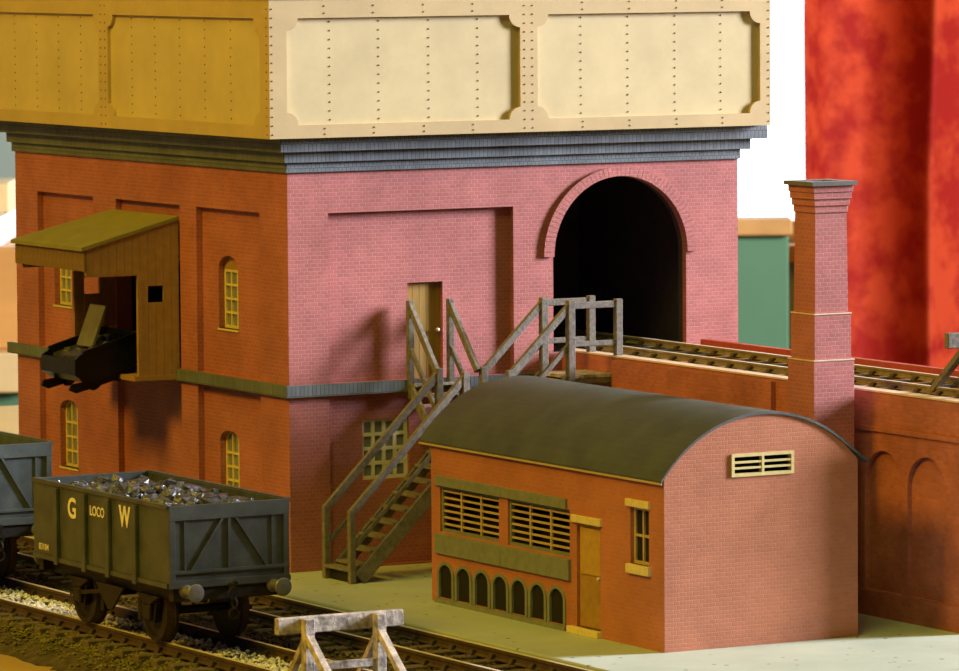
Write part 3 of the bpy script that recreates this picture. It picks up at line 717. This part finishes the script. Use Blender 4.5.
# door
dr = MB().box(HX0+.8, HX0+1.4, DRY[0], DRY[1], 1.5, 24.2).build('door', 'door_hut', ht)
MB().box(HX0+.5, HX0+.8, DRY[0]+.9, DRY[1]-.9, 13.2, 23.2).build('door_panel', 'door_hut', dr)
MB().box(HX0+.6, HX0+.8, DRY[0]+.3, DRY[1]-.3, 1.7, 12.9).build('door_panel', 'door_low', dr)
MB().lathe((HX0+.8, DRY[0]+1.0, 12.7), (-1, 0, 0), [(0, .2), (.5, .2), (.6, .45), (1.0, .4), (1.1, .1)], 10).build('door_knob', 'steel', dr)
MB().box(HX0-.7, HX0+.5, DRY[0]-.8, DRY[1]+1.6, 24.2, 25.8).build('door_lintel', 'cream', ht, bevel=.1)
MB().box(HX0-1.3, HX0+.8, DRY[0]-.6, DRY[1]+2.6, 0, 1.5).build('doorstep', 'cream', ht, bevel=.1)
# small window
sash(0, HX0+.9, WNY[0], WNY[1], 17.6, 29.8, 29.8, 2, 2, 'slat', .55, False, ht, 'dark', fr=.65)
MB().box(HX0-.6, HX0+.4, WNY[0]-.6, WNY[1]+1.4, 29.8, 31.4).build('window_lintel', 'cream', ht, bevel=.1)
MB().box(HX0-.9, HX0+.8, WNY[0]-.8, WNY[1]+.8, 15.6, 17.6).build('window_sill', 'cream', ht, bevel=.1)
# gable vent
vt = MB().plate(1, HYa-.35, HYa+.8, rect(20.7, 36.3, 36.2, 41.1), [rect(21.4, 28.2, 36.9, 40.4), rect(28.8, 35.6, 36.9, 40.4)]).build('gable_vent', 'cream', ht)
for z in (38.0, 39.25): MB().box(21.3, 35.7, HYa-.3, HYa+.4, z-.22, z+.22).build('slat', 'cream', vt)

# ---------------------------------------------------------------- chimney behind the hut
ch = thing('chimney', 'square tapering brick chimney with stepped base and corbelled dark cap', 'chimney', (64.6, -132.2, 0))
qx, qy = 64.0, -132.2
def course(name, h, z0, z1, mat='brick', bevel=.08):
    return MB().box(qx-h, qx+h, qy-h, qy+h, z0, z1).build(name, mat, ch, bevel=bevel)
def taper(name, h0, h1, z0, z1, mat='brick'):
    v_ = [(qx+sx*h, qy+sy*h, z) for z, h in ((z0, h0), (z1, h1)) for sy in (-1, 1) for sx in (-1, 1)]
    return MB().add(v_, [(0, 1, 3, 2), (4, 6, 7, 5), (0, 4, 5, 1), (2, 3, 7, 6), (0, 2, 6, 4), (1, 5, 7, 3)]).build(name, mat, ch)
course('base', 5.3, 0, 57.0); course('ledge', 5.42, 57.0, 57.35, 'coping')  # thin pale bands paint the light along the step tops
course('stage', 4.8, 57.35, 67.2); course('ledge', 4.95, 67.2, 67.5, 'coping')
taper('shaft', 4.3, 4.1, 67.5, 89.6)
for k, h in enumerate((4.35, 4.65, 4.95, 5.2)): course('corbel', h, 89.6+k*1.5, 91.1+k*1.5)
MB().plate(2, 95.6, 96.5, rect(qx-5.9, qx+5.9, qy-5.9, qy+5.9), [rect(qx-3.0, qx+3.0, qy-3.0, qy+3.0)]).build('cap', 'cap', ch)
MB().plate(2, 95.55, 96.3, rect(qx-3.2, qx+3.2, qy-3.2, qy+3.2), [rect(qx-2.4, qx+2.4, qy-2.4, qy+2.4)]).build('flue', 'cap', ch)

# ---------------------------------------------------------------- buffer stops
def buffer_stop(label, xc, y, zr, mat, name='buffer_stop', half=14.6, post=8.3, zt=12.1, g=1):
    t = thing(name, label, 'buffer stop', (xc, y, zr))
    MB().box(xc-half, xc+half, *sorted((y+g*.9, y+g*2.6)), zr+zt-2.9, zr+zt+.5).build('beam', mat, t, bevel=.2)
    for sx in (-1, 1):
        x = xc+sx*post
        MB().box(x-1.1, x+1.1, *sorted((y-g*1.2, y+g*.9)), zr-2.9, zr+zt+.2).build('post', mat, t, bevel=.15)
        MB().bar((x, y-g*.5, zr+zt-3.5), (x, y-g*14, zr-2.4), 1.7, 1.5).build('brace', mat, t, bevel=.15)
        MB().bar((x, y+g*.5, zr+zt-4.0), (x, y+g*9.5, zr-2.4), 1.5, 1.4).build('brace', mat, t, bevel=.15)
        for e in (-1.6, 1.6):
            MB().cyl((x+e*.35, y+g*2.6, zr+zt-1.2), (x+e*.35, y+g*3.0, zr+zt-1.2), .35, n=8).build('bolt', 'underframe', t)
    MB().box(xc-post, xc+post, *sorted((y-g*.9, y+g*.2)), zr+1.5, zr+3.2).build('crosspiece', mat, t, bevel=.15)
    return t
buffer_stop('bleached wooden buffer stop with braced legs ending the front track', -67.2, -154.5, -.5, 'palewood')
buffer_stop('dark brown buffer stop ending the raised viaduct track', 91.4, -160.5, 51.6, 'stairwood', g=-1)

# ---------------------------------------------------------------- coal wagons
def text(body, size, parent, ypos, zpos, x, mat='white', bold=0.0, sx=1.0):
    cu_ = bpy.data.curves.new('lettering', 'FONT'); cu_.body = body; cu_.size = size; cu_.extrude = .04; cu_.offset = bold
    o = bpy.data.objects.new('tmp', cu_); COL.objects.link(o)
    dg = bpy.context.evaluated_depsgraph_get()
    me = bpy.data.meshes.new_from_object(o.evaluated_get(dg)); bpy.data.objects.remove(o)
    off = Vector(parent['_at']) if '_at' in parent else Vector()
    p = parent.parent
    while p is not None: off += Vector(p['_at']) if '_at' in p else Vector(); p = p.parent
    for v_ in me.vertices:
        a, b, c2 = v_.co; v_.co = ((x-c2-off.x)*S, (ypos-a*sx-off.y)*S, (zpos+b-off.z)*S)
    me.materials.clear(); me.materials.append(MAT[mat])
    q = bpy.data.objects.new('lettering', me); COL.objects.link(q); q.parent = parent
    return q
def wagon(label, xc, y0, y1, zr, top, floor, lettered, number, wm='wagon'):
    t = thing('coal_wagon', label, 'wagon', (xc, (y0+y1)/2, zr))
    hw = 14.3
    # body sides and ends
    sides = {}
    for sx in (-1, 1):
        x0, x1 = sorted((xc+sx*hw, xc+sx*(hw-.7)))
        sd = MB().box(x0, x1, y0, y1, floor, top).build('body_side', wm, t, bevel=.1); sides[sx] = sd
        xo = xc+sx*hw
        a, b = sorted((xo, xo+sx*.6))
        MB().box(*sorted((xo-sx*.5, xo+sx*.45)), y0-.2, y1+.2, top-.6, top+.25).build('top_capping', wm, sd)
        for yy in [y1-q*(y1-y0)/68.5 for q in (12.8, 27.4, 39.6, 53.2)]:
            a2, b2 = sorted((xo, xo+sx*1.0))
            MB().box(a2, b2, yy-.9, yy+.9, floor-1, top-1.0).build('stanchion', wm, sd, bevel=.15)
        MB().box(*sorted((xo-sx*.4, xo+sx*.5)), y0, y1, floor-.4, floor+.6).build('sole_angle', wm, sd)
    for sy, y in ((-1, y0), (1, y1)):
        a, b = sorted((y, y-sy*.7))
        en = MB().box(xc-hw+.7, xc+hw-.7, a, b, floor, top).build('body_end', wm, t)
        yo = y+sy*.55
        def eb(p, q, wd, nm='end_strap'): MB().bar((p[0], y+sy*.2, p[1]), (q[0], y+sy*.2, q[1]), .8, wd, (0, 0, 1) if abs(p[0]-q[0]) > .1 else (1, 0, 0)).build(nm, wm, en, bevel=.06)
        eb((xc-hw, top-1.5), (xc+hw, top-1.5), 3.2, 'end_capping')
        eb((xc-hw, floor+2.9), (xc+hw, floor+2.9), .7)
        eb((xc-hw, floor+.3), (xc+hw, floor+.3), 1.6)
        zb, zt = floor+3.2, top-3.1
        for e in (-1, 1):
            MB().box(*sorted((xc+e*(hw-.05), xc+e*(hw-1.4))), *sorted((y-sy*.2, yo)), floor, top-.5).build('corner_post', wm, en, bevel=.1)
            MB().bar((xc+e*1.6, y+sy*.15, zt), (xc+e*9.0, y+sy*.15, zb), .7, .55).build('diagonal_brace', wm, en)
            MB().box(*sorted((xc+e*(hw-3.6), xc+e*(hw-4.2))), *sorted((y-sy*.1, y+sy*.3)), zb, zt).build('end_rib', wm, en)
        MB().box(xc-.35, xc+.35, *sorted((y-sy*.1, y+sy*.45)), zb, zt).build('end_rib', wm, en)
        # headstock, buffers, hook
        hs = MB().box(xc-hw+1, xc+hw-1, *sorted((y, y-sy*2.2)), floor-3.4, floor).build('headstock', 'underframe', t, bevel=.1)
        for e in (-1, 1):
            bf = MB().lathe((xc+e*10.4, y, zr+12.8), (0, sy, 0), [(0, 1.6), (.5, 1.6), (.7, 1.1), (3.2, 1.0), (3.2, .6), (4.6, .6), (4.7, 1.8), (5.0, 2.0), (5.3, 1.85), (5.45, .8)], 20).build('buffer', 'buffer', t, smooth=False)
        hk = MB().bar((xc, y, zr+13.2), (xc, y+sy*2.4, zr+13.2), .8, 1.4).bar((xc, y+sy*2.4, zr+12.8), (xc, y+sy*3.0, zr+14.6), .8, .8).build('draw_hook', 'underframe', t)
        for q in range(3):
            MB().lathe((xc-.3+.3*(q % 2), y+sy*2.6, zr+11.9-q*2.2), (1, 0, 0) if q % 2 else (0, 1, 0), [(-.25, 1.0), (.25, 1.0), (.25, 1.25), (-.25, 1.25)], 12, False).build('coupling_link', 'underframe', t)
    MB().box(xc-hw+.7, xc+hw-.7, y0+.7, y1-.7, floor, floor+.8).build('floor_plate', 'underframe', t)
    # underframe
    for sx in (-1, 1):
        MB().box(*sorted((xc+sx*9.4, xc+sx*10.6)), y0+2, y1-2, floor-3.6, floor-.2).build('solebar', 'underframe', t)
        for yy in (y0+16.5, y1-16.5):
            x = xc+sx*10.2
            g = MB().plate(0, x-.5, x+.5, [(yy-3.6, zr+11), (yy+3.6, zr+11), (yy+1.7, zr+4.2), (yy-1.7, zr+4.2)]).build('axle_guard', 'underframe', t)
            MB().box(*sorted((x, x+sx*1.7)), yy-1.5, yy+1.5, zr+4.8, zr+8.2).build('axle_box', 'underframe', g, bevel=.3)
            sp = MB()
            for q in range(4): sp.box(*sorted((x+sx*.1, x+sx*1.4)), yy-5.2+q*1.1, yy+5.2-q*1.1, zr+9.9-q*.5, zr+10.35-q*.5)
            sp.build('leaf_spring', 'underframe', g)
        x = xc+sx*11.3
        MB().bar((x, (y0+y1)/2, zr+9.4), (x, (y0+y1)/2-22*sx, zr+6.4), .5, .9).build('brake_lever', 'underframe', t)
        MB().plate(0, x-.9, x-.3, [((y0+y1)/2-7, zr+10.6), ((y0+y1)/2+7, zr+10.6), ((y0+y1)/2+1, zr+5.2), ((y0+y1)/2-1, zr+5.2)]).build('brake_hanger', 'underframe', t)
        for yy in (y0+16.5+8.2, y1-16.5-8.2):
            MB().box(xc+sx*8.6-1.0, xc+sx*8.6+1.0, yy-.8, yy+.8, zr+3.6, zr+8.6).build('brake_block', 'underframe', t, bevel=.2)
    for yy in (y0+16.5, y1-16.5):
        MB().cyl((xc-9.4, yy, zr+6.5), (xc+9.4, yy, zr+6.5), .9, n=10).build('axle', 'underframe', t)
        for sx in (-1, 1):
            wv = MB().lathe((xc+sx*7.3, yy, zr+6.5), (sx, 0, 0), [(0, .9), (0, 7.0), (.7, 7.0), (1.0, 6.5), (2.6, 6.35), (2.6, 5.4), (1.9, 5.2), (1.9, 1.6), (2.5, 1.4), (2.5, .6)], 32).build('wheel', 'underframe', t, smooth=False)
            MB().lathe((xc+sx*7.3, yy, zr+6.5), (sx, 0, 0), [(.9, 6.3), (.9, 6.55), (2.5, 6.40), (2.5, 6.2)], 32, False).build('tyre', 'railside', wv)
    sd = sides[-1]; xo = xc-hw-.05; L_ = y1-y0
    if lettered:
        text('G', 6.2, sd, y1-17.8, top-6.9, xo, bold=.14, sx=1.0)
        text('LOCO', 3.0, sd, y1-29.3, top-5.4, xo, bold=.04, sx=.88)
        text('W', 6.4, sd, y1-44.4, top-6.3, xo, bold=.14, sx=.80)
        text(number, 2.1, sd, y1-2.2, floor+1.5, xo, sx=1.0)
    return t
YA, YB = -104.0, -35.5
wagon('dark grey coal wagon lettered in cream and heaped with coal', -68.1, YA, YB, -.5, 30.5, 13.4, True, '83184')
wagon('blue-grey coal wagon behind the lettered one, cut by the frame edge', -68.1, 18.0, 88.0, -.5, 32.6, 14.2, False, '', 'wagon_blue')
# coal heap in the lettered wagon
mb = MB(); nx, ny = 14, 34; rr = random.Random(21)
def heap(x, y):
    u = (x+68.1)/13.4; v_ = (y-(YA+YB)/2)/33.5
    return 27.6+2.0*(1-u*u)*(1-v_**4)+.8*math.sin(v_*7+1)*(1-u*u)
for j in range(ny+1):
    for i in range(nx+1):
        x = -68.1-13.4+26.8*i/nx; y = YA+1+(YB-YA-2)*j/ny
        mb.v.append((x, y, heap(x, y)-.6+rr.uniform(-.4, .4)))
for j in range(ny):
    for i in range(nx):
        a = j*(nx+1)+i; mb.f.append((a, a+1, a+nx+2, a+nx+1))
for k in range(700):
    x = rr.uniform(-81, -55.2); y = rr.uniform(YA+1.4, YB-1.4)
    mb.lump((x, y, heap(x, y)-.2), rr.uniform(.5, 1.0), rnd=rr)
cs = mb.build('small_coal', 'coal', kind='stuff', recalc=False); cs['label'] = 'small glossy coal filling the lettered wagon'
for k in range(120):
    x = rr.uniform(-79.6, -56.6); y = rr.uniform(YA+3, YB-3)
    lump((x, y, heap(x, y)+.3), rr.uniform(1.0, 2.2), 'coal lumps in the lettered wagon', 'glossy black coal lump heaped in the cream-lettered wagon', rr)
mb = MB()
for k in range(260):
    mb.lump((rr.uniform(-81, -55.2), rr.uniform(19.5, 86.5), 28.2+rr.uniform(-.6, .6)), rr.uniform(.8, 1.6), rnd=rr)
mb.box(-81.3, -54.9, 18.8, 87.2, 26, 28)
cs = mb.build('small_coal', 'coal', kind='stuff', recalc=False); cs['label'] = 'small coal inside the blue-grey wagon at the frame edge'

for o in ATS: del o['_at']
